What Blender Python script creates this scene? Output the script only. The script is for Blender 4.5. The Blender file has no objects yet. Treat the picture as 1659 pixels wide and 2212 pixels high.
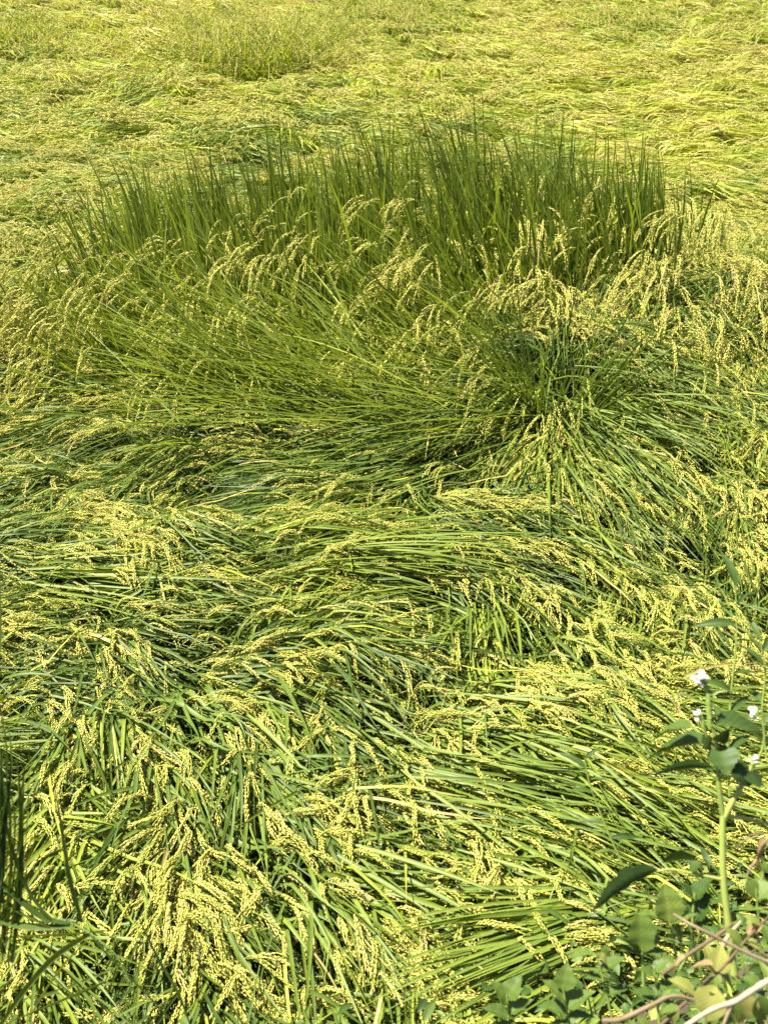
import bpy, math, random
import numpy as np
R = math.radians
rng = np.random.default_rng(7)
random.seed(7)
sc = bpy.context.scene

# ------------------------------------------------------------------ camera
CAM = np.array([0.0, 0.0, 2.63]); PITCH = R(32.0); FPX = 2479.0   # picture measured on a 1659 x 2212 sheet
cd = bpy.data.cameras.new('camera'); cam = bpy.data.objects.new('camera', cd)
sc.collection.objects.link(cam); sc.camera = cam
cam.location = CAM; cam.rotation_euler = (R(90) - PITCH, 0, 0)
cd.sensor_fit = 'VERTICAL'; cd.sensor_height = 24.0; cd.lens = 24.0 * FPX / 2212.0
cd.clip_start = 0.02; cd.clip_end = 400
cd.dof.use_dof = True; cd.dof.focus_distance = 5.0; cd.dof.aperture_fstop = 5.6

# ------------------------------------------------------------------ light
SUN_EL, SUN_AZ = R(63), R(-72)          # azimuth from +Y (into the picture), negative = to the left
world = bpy.data.worlds.new('World'); sc.world = world; world.use_nodes = True
nt = world.node_tree; bg = nt.nodes['Background']
sky = nt.nodes.new('ShaderNodeTexSky'); sky.sky_type = 'NISHITA'; sky.sun_disc = False
sky.sun_elevation = SUN_EL; sky.sun_rotation = SUN_AZ
nt.links.new(sky.outputs[0], bg.inputs[0]); bg.inputs[1].default_value = 0.05
sl = bpy.data.lights.new('sun', 'SUN'); sl.energy = 5.0; sl.angle = R(0.5); sl.color = (1.0, 0.95, 0.77)
sun = bpy.data.objects.new('sun', sl); sc.collection.objects.link(sun)
sd = np.array([math.sin(SUN_AZ) * math.cos(SUN_EL), math.cos(SUN_AZ) * math.cos(SUN_EL), math.sin(SUN_EL)])
from mathutils import Vector
sun.rotation_euler = Vector(-sd).to_track_quat('-Z', 'Y').to_euler()
sc.view_settings.view_transform = 'Standard'; sc.view_settings.look = 'None'
sc.view_settings.exposure = 1.46; sc.view_settings.gamma = 1.0
sc.cycles.max_bounces = 6; sc.cycles.diffuse_bounces = 3; sc.cycles.transmission_bounces = 4
sc.cycles.glossy_bounces = 2

# ------------------------------------------------------------------ picture <-> place
FW = np.array([0, math.cos(PITCH), -math.sin(PITCH)]); UP = np.array([0, math.sin(PITCH), math.cos(PITCH)])
def ray(px, py):
    a = (np.asarray(px, float) - 829.5) / FPX; b = (1106 - np.asarray(py, float)) / FPX
    return FW + np.multiply.outer(a, np.array([1., 0, 0])) + np.multiply.outer(b, UP)
def at(px, py, depth): return CAM + ray(px, py) * depth
def hit(px, py, z=0.32):
    d = ray(px, py); t = (z - CAM[2]) / np.minimum(d[..., 2], -1e-3)
    return CAM + d * t[..., None] if np.ndim(t) else CAM + d * t
def proj(P):
    q = P - CAM; z = q @ FW
    zz = np.maximum(z, 0.05)
    return 829.5 + FPX * q[..., 0] / zz, 1106 - FPX * (q @ UP) / zz, z

# ------------------------------------------------------------------ noise
def make_noise(seed, n=9):
    r = np.random.default_rng(seed); k = r.normal(size=(n, 2)); ph = r.uniform(0, 6.28, n)
    k = k / np.linalg.norm(k, axis=1)[:, None] * r.uniform(.6, 1.7, n)[:, None]
    def f(x, y, s):
        v = 0
        for i in range(n):
            v = v + np.sin((k[i, 0] * x + k[i, 1] * y) * 6.283 / s + ph[i] + 1.3 * np.sin((k[i, 1] * x - k[i, 0] * y) * 4.1 / s + ph[-1 - i]))
        return v / math.sqrt(n) * 1.2
    return f
n1, n2, n3, n4, n5 = [make_noise(s) for s in (1, 2, 3, 4, 5)]

# ------------------------------------------------------------------ the lie of the rice: x, y, direction, disorder, ears, tint, fill
F = [
 # bottom left
 (60,1800,.4,1,.5,1.5,.55,1),(160,1650,-.45,.9,.4,1.5,.5,1),(60,1560,.9,-.5,.6,1.2,.55,1),(110,1950,.5,1,.5,1.6,.5,1),
 (230,1560,-.55,.85,.3,1.5,.4,1),(250,1760,-.75,.8,.35,1.5,.5,1),(330,1700,-.25,1,.3,1.2,.4,1),(190,2080,-.5,.9,.5,1.4,.4,1),
 (60,2150,-.6,.8,.4,1.3,.4,1),(300,1950,.55,.9,.35,1.3,.45,1),(350,2120,.1,1,.6,1.5,.4,1),(430,1600,.35,1,.25,1.4,.4,1),
 (480,1780,.4,.95,.3,1.4,.45,1),(450,1950,.1,1,.35,.9,.35,1),(560,1680,.6,.85,.25,1.4,.35,1),(560,1850,.55,.9,.25,1.0,.4,1),
 (540,2120,.9,-.3,.8,1.7,.45,1),(620,1980,.35,1,.5,1.5,.45,1),(700,1600,.55,.9,.35,1.2,.3,1),(700,1760,.6,.8,.3,1.3,.4,1),
 (640,2120,.1,1,.5,1.2,.45,1),(760,1880,.95,.45,.25,.7,.45,1),(780,2050,.6,.85,.3,1.1,.45,1),(880,2150,.5,.9,.3,1.3,.45,1),
 (680,1650,.2,1,.6,.8,.2,.9),(880,1650,.45,.9,.35,1.3,.4,1),(880,1780,.7,.75,.3,1.2,.4,1),(960,1900,.9,.5,.3,1.0,.4,1),
 (980,2050,.15,1,.3,1.9,.55,1),(1010,1960,.1,1,.3,1.5,.5,1),(930,1560,.3,.9,.7,.6,.5,.6),
 # bottom right
 (1100,1980,.1,1,.6,.5,.3,.8),(1150,2080,1,-.5,.12,.15,.5,1.2),(1000,2170,1,-.6,.12,.3,.5,1.2),(1280,2010,1,-.28,.15,.1,.5,1.2),
 (1200,1920,.3,1,.6,.5,.3,.8),(1300,1900,.5,.8,.7,.4,.3,.8),(1080,1800,.8,.55,.25,.9,.4,1),(1200,1750,.95,.35,.25,.5,.4,1),
 (1350,1760,1,.2,.2,.3,.4,1),(1500,1800,1,.15,.25,.5,.4,1),(1600,1700,1,.2,.25,.5,.4,1),(1100,1640,.85,.4,.25,.6,.4,1),
 (1250,1600,.95,.35,.22,.6,.45,1),(1400,1620,.95,.3,.25,.9,.45,1),(1550,1560,1,.25,.2,.8,.45,1),(1080,1520,.9,.3,.3,.8,.5,1),
 (1300,1500,1,.25,.25,.7,.45,1),(1450,1450,1,.25,.25,.6,.4,1),(1620,1450,.9,.2,.4,.6,.4,1),(1620,1300,.6,.8,.5,.6,.4,1),
 # arcs of ears in the middle right
 (1200,1280,-.35,.95,.2,1.5,.5,1),(1165,1380,-.05,1,.2,1.8,.5,1),(1250,1380,-.15,1,.25,1.6,.45,1),(1310,1390,-.15,1,.25,1.3,.4,1),
 (1190,1450,.6,.7,.3,1.5,.5,1),(1050,1280,-.75,.65,.25,1.4,.45,1),(980,1360,-.8,.6,.25,1.4,.4,1),(1390,1320,.3,1,.5,1.0,.4,1),
 (1480,1330,.7,.7,.4,1.0,.4,1),(1000,1460,.6,.8,.35,1.2,.45,1),(870,1420,.35,.95,.4,1.3,.5,1),(880,1500,.5,.9,.35,1.2,.45,1),
 (1080,1420,.2,.9,.5,.5,.2,.8),
 # mid left
 (60,1330,1,-.3,.6,.5,.25,1),(60,1450,.8,-.5,.7,.5,.25,.9),(160,1350,-.05,1,.3,1.5,.5,1),(150,1450,-.1,1,.5,1.7,.55,1),(240,1450,.3,.95,.35,1.5,.5,1),
 (330,1440,.1,1,.6,.5,.1,.8),(60,1250,1,.15,.25,.2,.3,1.1),(230,1270,1,.08,.15,.05,.35,1.2),(400,1270,1,-.12,.15,.2,.4,1.1),
 (150,1180,1,-.1,.25,.3,.4,1),(60,1120,1,-.35,.45,1.2,.45,1),(200,1100,1,-.2,.35,.6,.4,1),(350,1180,.25,1,.3,1.5,.45,1),
 (330,1080,-.1,1,.4,1.2,.35,1),(420,1080,-.6,.7,.4,.6,.2,1),(520,1250,1,-.3,.3,1.0,.4,1),(450,1360,1,-.3,.25,.5,.35,1),(650,1330,1,-.45,.3,1.2,.4,1),
 (600,1390,.9,.3,.5,1.3,.6,1),(740,1400,.5,.8,.5,1.0,.4,1),(750,1280,.9,-.35,.35,1.1,.4,1),(560,1150,1,-.3,.25,.5,.35,1),
 # mid band
 (700,1200,1,-.05,.18,.5,.4,1),(850,1190,1,.15,.18,.4,.45,1),(1000,1190,1,.18,.2,.5,.45,1),(1100,1230,1,.1,.25,.6,.4,1),
 (950,1080,1,-.12,.2,.3,.4,1),(1150,1100,1,-.12,.2,1.0,.5,1),(1250,1080,1,0,.2,1.2,.55,1),(900,1130,1,-.05,.2,.3,.3,1),
 (650,1050,-1,.35,.2,.15,.2,1),(780,1030,-1,.32,.2,.15,.15,1),(900,1000,-1,.4,.2,.2,.2,1),(550,980,-1,.12,.25,.5,.3,1),
 (420,930,-1,.02,.3,.5,.4,1),(250,930,-1,.08,.2,.3,.35,1),(80,930,-1,.1,.2,.3,.35,1),(100,1010,-1,.25,.25,.4,.35,1),(280,1010,-1,.15,.3,.6,.35,1),
 (700,930,-1,-.15,.2,.3,.3,1),(850,900,-1,-.2,.25,.4,.3,1),(650,860,-1,-.25,.25,.4,.3,1),(450,860,-1,-.15,.3,.6,.35,1),(200,860,-1,0,.4,.6,.35,1),
 (60,860,-.8,.5,.4,.9,.35,1),(100,780,-1,.2,.3,.5,.3,1),(250,740,-1,-.2,.3,.5,.25,1),
 # right mid
 (1100,960,-.75,.75,.2,.9,.35,1),(1190,960,-.05,1,.2,1.2,.35,1),(1260,980,.3,1,.2,1.0,.3,1),(1360,1000,.6,.8,.15,1.3,.4,1),
 (1450,1080,.65,.75,.15,.7,.4,1),(1400,900,.95,.3,.2,.9,.4,1),(1520,960,.9,.45,.25,.9,.4,1),(1550,1130,.6,.8,.25,1.2,.45,1),
 (1600,1000,.3,.9,.8,1.3,.5,1),(1600,860,1,-.1,.2,.9,.45,1),(1450,850,1,-.1,.25,.9,.4,1),(1620,900,.8,.5,.7,1.2,.5,1),(1450,1180,.4,.9,.4,1.0,.35,1),
 (1350,1150,.1,1,.5,.7,.25,1),(1480,820,.1,1,.3,.8,.4,1),(1560,800,.2,1,.3,.7,.4,1),(1400,800,0,1,.25,1.2,.4,1),(1350,740,0,1,.4,1.3,.4,1),
 (1450,700,0,1,.35,1.4,.4,1),(1560,700,.2,1,.5,1.3,.4,1),(1640,740,-.8,.5,.5,1.2,.45,1),(1300,660,0,1,.5,1.3,.35,1),(1400,600,0,1,.4,1.4,.4,1),
 (1520,600,.3,1,.5,1.4,.45,1),(1640,600,.6,.8,.6,1.3,.5,1),(1450,520,.4,.9,.5,1.3,.4,1),(1600,480,.9,.4,.5,1.2,.5,1),(1250,800,.2,1,.5,1.0,.3,1),
 # left, messy ears
 (60,650,.8,.3,.8,1.2,.5,1),(60,560,1,.1,.9,1.5,.6,1),(120,470,1,.2,.7,1.6,.75,1),(200,440,1,.35,.4,1.2,.7,1),(40,430,1,-.3,.8,1.3,.65,1),(180,560,.7,.7,.7,1.2,.5,1),
 (250,480,.8,.7,.4,.6,.4,1),(300,440,.9,-.3,.25,.4,.35,1),
 # far strip behind the standing rice
 (100,360,1,-.03,.2,.3,.5,1),(300,370,1,-.03,.15,.1,.5,1),(500,350,1,-.02,.15,.1,.5,1),(700,340,1,.02,.15,.3,.55,1),(900,330,1,.02,.2,.5,.55,1),
 (80,290,1,.15,.6,1.2,.65,1),(230,290,1,-.1,.4,.8,.6,1),(330,320,-.3,.6,.4,1.5,.65,1),(450,300,.8,-.5,.5,.7,.5,.9),(560,270,.2,1,.7,.9,.3,.7),(700,290,1,.1,.3,.6,.5,1),
 (800,250,1,.04,.2,.3,.45,.9),(950,250,1,.1,.4,1.0,.6,.9),(1100,240,1,0,.3,.6,.6,1),(250,230,1,-.05,.3,.4,.55,1),(80,220,1,-.1,.3,.6,.6,1),
 (430,210,1,-.1,.5,1.2,.7,1),(600,200,1,.1,.5,1.2,.75,1),(780,180,1,.05,.6,1.4,.8,1),(900,190,1,.2,.6,1.3,.8,1),(300,150,1,-.2,.5,1.1,.7,1),(100,150,1,.05,.4,.9,.7,1),
 (200,60,1,.2,.3,.6,.85,1),(100,110,.3,1,.5,1.2,.5,1),(400,30,1,.2,.4,.9,.85,1),(1000,130,1,.12,.3,.8,.8,1),(1100,60,1,.12,.25,.6,.85,1),(900,40,.6,.5,.6,1.2,.6,.9),
 (1200,180,1,.05,.14,.35,.85,1),(1350,230,1,.07,.12,.25,.85,1),(1500,250,1,-.04,.14,.25,.8,1),(1620,220,1,.03,.15,.35,.75,1),(1350,310,1,.02,.14,.25,.85,1),
 (1500,350,1,.05,.14,.3,.85,1),(1630,330,1,-.03,.15,.35,.75,1),(1250,110,1,-.04,.2,.5,.9,1),(1450,150,1,.08,.15,.4,.9,1),(1350,30,1,.2,.5,.9,.7,.9),
 (1330,75,1,.15,.4,.5,.5,.8),(1550,60,1,-.05,.35,.7,.7,1),(1620,130,1,.03,.2,.5,.95,1),(1550,400,1,.12,.15,.4,.8,1),(1640,430,1,.25,.2,.5,.7,1),
 # under the standing rice
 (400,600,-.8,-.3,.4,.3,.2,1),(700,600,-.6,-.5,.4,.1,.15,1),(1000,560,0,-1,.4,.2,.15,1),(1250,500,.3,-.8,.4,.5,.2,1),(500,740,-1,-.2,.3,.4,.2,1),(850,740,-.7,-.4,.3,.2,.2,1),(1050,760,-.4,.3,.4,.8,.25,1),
]
F = np.array(F, float)
HUBS = [(365,1415,.20,.45),(215,1905,.10,.5),(1190,870,.45,.85)]
GS = 24
gx = np.arange(-240, 1659 + 260, GS); gy = np.arange(-24, 2212 + 260, GS)
GX, GY = np.meshgrid(gx, gy)
h0 = hit(F[:, 0], F[:, 1]); nd = np.hypot(F[:, 2], F[:, 3])
hh = hit(F[:, 0] + 4 * F[:, 2] / nd, F[:, 1] + 4 * F[:, 3] / nd)
gd = hh[:, :2] - h0[:, :2]; gd /= np.linalg.norm(gd, axis=1)[:, None]
sy = 26 + 60 * np.clip(GY / 1000, 0, 1); sx = 55 + 45 * np.clip(GY / 1200, 0, 1)
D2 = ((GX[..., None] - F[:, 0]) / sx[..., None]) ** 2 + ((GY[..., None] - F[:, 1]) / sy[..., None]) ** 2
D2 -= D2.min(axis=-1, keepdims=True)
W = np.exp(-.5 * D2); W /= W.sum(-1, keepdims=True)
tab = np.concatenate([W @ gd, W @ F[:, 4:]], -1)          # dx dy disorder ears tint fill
GP = hit(GX, np.maximum(GY, -20))
for (hx, hy, hr, hs) in HUBS:
    c = hit(np.array([hx]), np.array([hy]))[0]; v = GP[..., :2] - c[:2]; d = np.linalg.norm(v, axis=-1) + 1e-6
    w = hs * np.exp(-(d / hr) ** 2)[..., None]
    tab[..., :2] = tab[..., :2] * (1 - w) + w * v / d[..., None]
tab[..., :2] /= np.linalg.norm(tab[..., :2], axis=-1, keepdims=True) + 1e-6
def field(x, y):
    P = np.stack([x, y, np.full_like(x, .32)], -1); px, py, _ = proj(P)
    u = np.clip((px - gx[0]) / GS, 0, len(gx) - 1.001); v = np.clip((py - gy[0]) / GS, 0, len(gy) - 1.001)
    i = u.astype(int); j = v.astype(int); a = (u - i)[:, None]; b = (v - j)[:, None]
    return (tab[j, i] * (1 - a) + tab[j, i + 1] * a) * (1 - b) + (tab[j + 1, i] * (1 - a) + tab[j + 1, i + 1] * a) * b

# ------------------------------------------------------------------ heights
MOUNDS = [(1500,660,.22,.75,.8),(1300,760,.10,.4,.5),(1200,830,.16,.45,.4),(1330,1010,.05,.35,.25),(800,1180,.05,.6,.2),(200,470,.12,.7,.7),
          (500,1180,.06,.4,.25),(450,1060,-.06,.3,.15),(1350,1160,-.05,.3,.2),(600,1400,.05,.4,.2),(330,1440,-.05,.15,.12),(1080,1420,-.05,.15,.1),
          (1200,1560,.05,.4,.2),(850,960,-.06,.5,.2),(1380,75,-.10,.7,.5),(560,300,.15,.5,.5),(575,150,-.22,.45,.35),(20,115,-.2,.5,.35),(1500,200,-.03,.5,.3),(250,210,-.1,.5,.3),(830,265,-.05,.5,.3),(1330,390,.05,.5,.5),
          (200,1160,.05,.4,.2),(1150,2060,.04,.3,.15)]
MG = [(hit(np.array([m[0]]), np.array([m[1]]))[0], m[2], m[3], m[4]) for m in MOUNDS]
def matz(x, y):
    d = np.clip((y - 3) / 8, 0, 1)
    z = .30 + .014 * n1(x, y, .9) + .012 * n2(x, y, .33) + d * .022 * n3(x * .6, y, 1.3) + d * .022 * n2(x * .7, y, .6)
    for c, a, rx, ry in MG:
        z = z + a * np.exp(-((x - c[0]) / rx) ** 2 - ((y - c[1]) / ry) ** 2)
    return z
def ytoe(x): return np.interp(x, [-4, -1.2, -.5, .18, .6, 1.05, 2, 4], [1.2, 1.34, 1.42, 1.50, 1.72, 2.0, 2.5, 3.2])
def bankz(x, y):
    s = ytoe(x) - y
    z = .02 + 1.2 * np.clip(s + .12, 0, 9)
    z = np.where(z > .95, .95 + .30 * (1 - np.exp(-(z - .95) / .30)), z)
    return z + .02 * n4(x, y, .3) * (s > -.1)

# ------------------------------------------------------------------ materials
def ramp(ns, stops):
    r = ns.new('ShaderNodeValToRGB'); e = r.color_ramp.elements
    while len(e) < len(stops): e.new(.5)
    for k, (p, c) in enumerate(stops): e[k].position = p; e[k].color = (*c, 1)
    return r
def plant_mat(name, stops, trans, rough, spec=.35, midrib=0, nscale=60, tcol=(1.25, 1.15, .55), veins=0):
    m = bpy.data.materials.new(name); m.use_nodes = True; t = m.node_tree; N = t.nodes; L = t.links
    N.clear(); out = N.new('ShaderNodeOutputMaterial')
    at_ = N.new('ShaderNodeAttribute'); at_.attribute_name = 'pt'         # tint, along, across
    sp = N.new('ShaderNodeSeparateXYZ'); L.new(at_.outputs['Vector'], sp.inputs[0])
    geo = N.new('ShaderNodeNewGeometry'); nz = N.new('ShaderNodeTexNoise'); nz.inputs['Scale'].default_value = nscale
    L.new(geo.outputs['Position'], nz.inputs['Vector'])
    ma = N.new('ShaderNodeMath'); ma.operation = 'MULTIPLY_ADD'; ma.inputs[1].default_value = .22; ma.inputs[2].default_value = -.11
    L.new(nz.outputs[0], ma.inputs[0])
    ad = N.new('ShaderNodeMath'); ad.operation = 'ADD'; L.new(ma.outputs[0], ad.inputs[0]); L.new(sp.outputs[0], ad.inputs[1])
    src = ad
    if midrib:
        ab = N.new('ShaderNodeMath'); ab.operation = 'ABSOLUTE'; L.new(sp.outputs[2], ab.inputs[0])
        mr = N.new('ShaderNodeMapRange'); mr.inputs[1].default_value = 0; mr.inputs[2].default_value = .25
        mr.inputs[3].default_value = midrib; mr.inputs[4].default_value = 0; L.new(ab.outputs[0], mr.inputs[0])
        a2 = N.new('ShaderNodeMath'); a2.operation = 'ADD'; L.new(src.outputs[0], a2.inputs[0]); L.new(mr.outputs[0], a2.inputs[1]); src = a2
    if veins:
        w = N.new('ShaderNodeMath'); w.operation = 'ABSOLUTE'; L.new(sp.outputs[2], w.inputs[0])
        q = N.new('ShaderNodeMath'); q.operation = 'MULTIPLY_ADD'; q.inputs[1].default_value = -.35; L.new(w.outputs[0], q.inputs[0]); L.new(sp.outputs[1], q.inputs[2])
        s_ = N.new('ShaderNodeMath'); s_.operation = 'MULTIPLY'; s_.inputs[1].default_value = 55; L.new(q.outputs[0], s_.inputs[0])
        s2 = N.new('ShaderNodeMath'); s2.operation = 'SINE'; L.new(s_.outputs[0], s2.inputs[0])
        s3 = N.new('ShaderNodeMath'); s3.operation = 'MULTIPLY_ADD'; s3.inputs[1].default_value = veins; L.new(s2.outputs[0], s3.inputs[0]); L.new(src.outputs[0], s3.inputs[2]); src = s3
    rp = ramp(N, stops); L.new(src.outputs[0], rp.inputs[0])
    pr = N.new('ShaderNodeBsdfPrincipled'); pr.inputs['Roughness'].default_value = rough
    pr.inputs['Specular IOR Level'].default_value = spec
    L.new(rp.outputs[0], pr.inputs['Base Color'])
    if trans:
        tr = N.new('ShaderNodeBsdfTranslucent'); mc = N.new('ShaderNodeMix'); mc.data_type = 'RGBA'; mc.blend_type = 'MULTIPLY'
        mc.inputs[0].default_value = 1; L.new(rp.outputs[0], mc.inputs[6]); mc.inputs[7].default_value = (*tcol, 1)
        L.new(mc.outputs[2], tr.inputs[0])
        mx = N.new('ShaderNodeMixShader'); mx.inputs[0].default_value = trans
        L.new(pr.outputs[0], mx.inputs[1]); L.new(tr.outputs[0], mx.inputs[2]); L.new(mx.outputs[0], out.inputs[0])
    else: L.new(pr.outputs[0], out.inputs[0])
    return m
LEAF = [(0, (.052, .090, .018)), (.3, (.125, .185, .030)), (.6, (.25, .31, .036)), (.93, (.47, .51, .06)), (1, (.50, .40, .17))]
m_leaf = plant_mat('rice_leaf', LEAF, .27, .45, .3, .12)
m_stand = plant_mat('standing_rice_leaf', LEAF, .46, .45, .3, .12)
m_grain = plant_mat('rice_grain', [(0, (.34, .38, .07)), (.35, (.56, .54, .11)), (.75, (.68, .61, .18)), (1, (.56, .38, .18))], .10, .5, .35, 0, 300)
m_weed = plant_mat('weed_leaf', [(0, (.028, .055, .012)), (.4, (.06, .11, .022)), (.75, (.15, .21, .04)), (1, (.40, .38, .11))], .22, .5, .25, .10, 40, (1.2, 1.1, .6), .05)
m_wstem = plant_mat('weed_stem', [(0, (.10, .17, .04)), (.5, (.26, .34, .07)), (1, (.45, .45, .12))], 0, .45, .4)
m_bark = plant_mat('bark', [(0, (.10, .06, .035)), (.5, (.26, .19, .12)), (1, (.52, .43, .31))], 0, .8, .2, 0, 90)
m_dry = plant_mat('dry_leaf', [(0, (.10, .05, .03)), (.5, (.28, .17, .08)), (1, (.50, .40, .22))], .2, .6, .2, 0, 50)
m_white = plant_mat('petal', [(0, (.62, .60, .66)), (1, (.85, .84, .86))], .2, .6, .2)
def soil_mat(name, c1, c2):
    m = bpy.data.materials.new(name); m.use_nodes = True; N = m.node_tree.nodes; L = m.node_tree.links; pr = N['Principled BSDF']
    nz = N.new('ShaderNodeTexNoise'); nz.inputs['Scale'].default_value = 9; nz.inputs['Detail'].default_value = 8
    g = N.new('ShaderNodeNewGeometry'); L.new(g.outputs['Position'], nz.inputs['Vector'])
    rp = ramp(N, [(.3, c1), (.7, c2)]); L.new(nz.outputs[0], rp.inputs[0]); L.new(rp.outputs[0], pr.inputs['Base Color'])
    bp = N.new('ShaderNodeBump'); bp.inputs['Distance'].default_value = .02; L.new(nz.outputs[0], bp.inputs['Height']); L.new(bp.outputs[0], pr.inputs['Normal'])
    pr.inputs['Roughness'].default_value = .9; return m
m_soil = soil_mat('field_soil', (.05, .04, .025), (.10, .085, .045)); m_bank = soil_mat('bank_soil', (.045, .035, .02), (.11, .085, .05))

# ------------------------------------------------------------------ mesh helpers
def obj(name, parts, mat, parent=None, smooth=True, label=None, cat=None, group=None, kind=None, loc=None):
    """parts: list of (verts (n,3), faces (m,k), pt (n,3))"""
    V = []; A = []; loops = []; sizes = []; off = 0
    for v, f, a in parts:
        V.append(v); A.append(a); loops.append((f + off).ravel()); sizes.append(np.full(len(f), f.shape[1], np.int32)); off += len(v)
    V = np.concatenate(V).astype(np.float32); A = np.concatenate(A).astype(np.float32)
    loops = np.concatenate(loops).astype(np.int32); sizes = np.concatenate(sizes)
    if loc is not None: V = V - np.asarray(loc, np.float32)
    me = bpy.data.meshes.new(name); me.vertices.add(len(V)); me.vertices.foreach_set('co', V.ravel())
    me.loops.add(len(loops)); me.loops.foreach_set('vertex_index', loops)
    me.polygons.add(len(sizes)); st = np.concatenate([[0], np.cumsum(sizes)[:-1]]).astype(np.int32)
    me.polygons.foreach_set('loop_start', st)
    at_ = me.attributes.new('pt', 'FLOAT_VECTOR', 'POINT'); at_.data.foreach_set('vector', A.ravel())
    me.update(calc_edges=True)
    if smooth: me.shade_smooth()
    me.materials.append(mat)
    o = bpy.data.objects.new(name, me); sc.collection.objects.link(o)
    if parent is not None: o.parent = parent
    elif loc is not None: o.location = loc
    return tag(o, label, cat, group, kind)
def tag(o, label=None, cat=None, group=None, kind=None):
    if label: o['label'] = label
    if cat: o['category'] = cat
    if group: o['group'] = group
    if kind: o['kind'] = kind
    return o
def thing(name, loc, label, cat, group=None):
    o = bpy.data.objects.new(name, None); sc.collection.objects.link(o); o.location = loc; o.empty_display_size = .05
    return tag(o, label, cat, group)
def unit(v): return v / (np.linalg.norm(v, axis=-1, keepdims=True) + 1e-9)
def tangents(P):
    T = np.empty_like(P); T[:, 1:-1] = P[:, 2:] - P[:, :-2]; T[:, 0] = P[:, 1] - P[:, 0]; T[:, -1] = P[:, -1] - P[:, -2]
    return unit(T)
def ribbons(P, w, tint, ref, roll, twist, fold=True, prof='leaf'):
    """P (N,K,3) centre lines -> ribbon mesh"""
    N, K, _ = P.shape; T = tangents(P); t = np.linspace(0, 1, K)
    side = unit(np.cross(T, ref[:, None, :])); nrm = np.cross(side, T)
    ang = roll[:, None] + twist[:, None] * t; c = np.cos(ang)[..., None]; s = np.sin(ang)[..., None]
    sd_ = side * c + nrm * s; nn = np.cross(sd_, T)
    if prof == 'leaf': wp = np.minimum(1, .55 + 2.5 * t) * np.clip(1 - t ** 3.2, 0.03, 1) ** .9
    else: wp = np.ones(K)
    hw = (w[:, None] * wp)[..., None] * .5
    jt = tint[:, None] + .10 * np.clip(t - .8, 0, 1) * 3 * (rng.random(N)[:, None] < .5)
    cols = 3 if fold else 2
    if fold: X = np.stack([P - sd_ * hw, P - nn * hw * .35, P + sd_ * hw], 2); ac = np.array([-1, 0, 1.])
    else: X = np.stack([P - sd_ * hw, P + sd_ * hw], 2); ac = np.array([-1, 1.])
    A = np.empty(X.shape); A[..., 0] = jt[..., None]; A[..., 1] = t[None, :, None]; A[..., 2] = ac
    base = (np.arange(N) * K * cols)[:, None, None] + (np.arange(K - 1) * cols)[None, :, None] + np.arange(cols - 1)[None, None, :]
    Fc = np.stack([base, base + 1, base + cols + 1, base + cols], -1).reshape(-1, 4)
    return X.reshape(-1, 3), Fc, A.reshape(-1, 3)
def sample(P, t):
    """P (N,K,3), t (N,M) -> points, tangents"""
    K = P.shape[1]; u = np.clip(t, 0, 1) * (K - 1); i = np.minimum(u.astype(int), K - 2); a = (u - i)[..., None]
    r = np.arange(P.shape[0])[:, None]; p0 = P[r, i]; p1 = P[r, i + 1]
    return p0 + (p1 - p0) * a, unit(p1 - p0)
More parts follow.
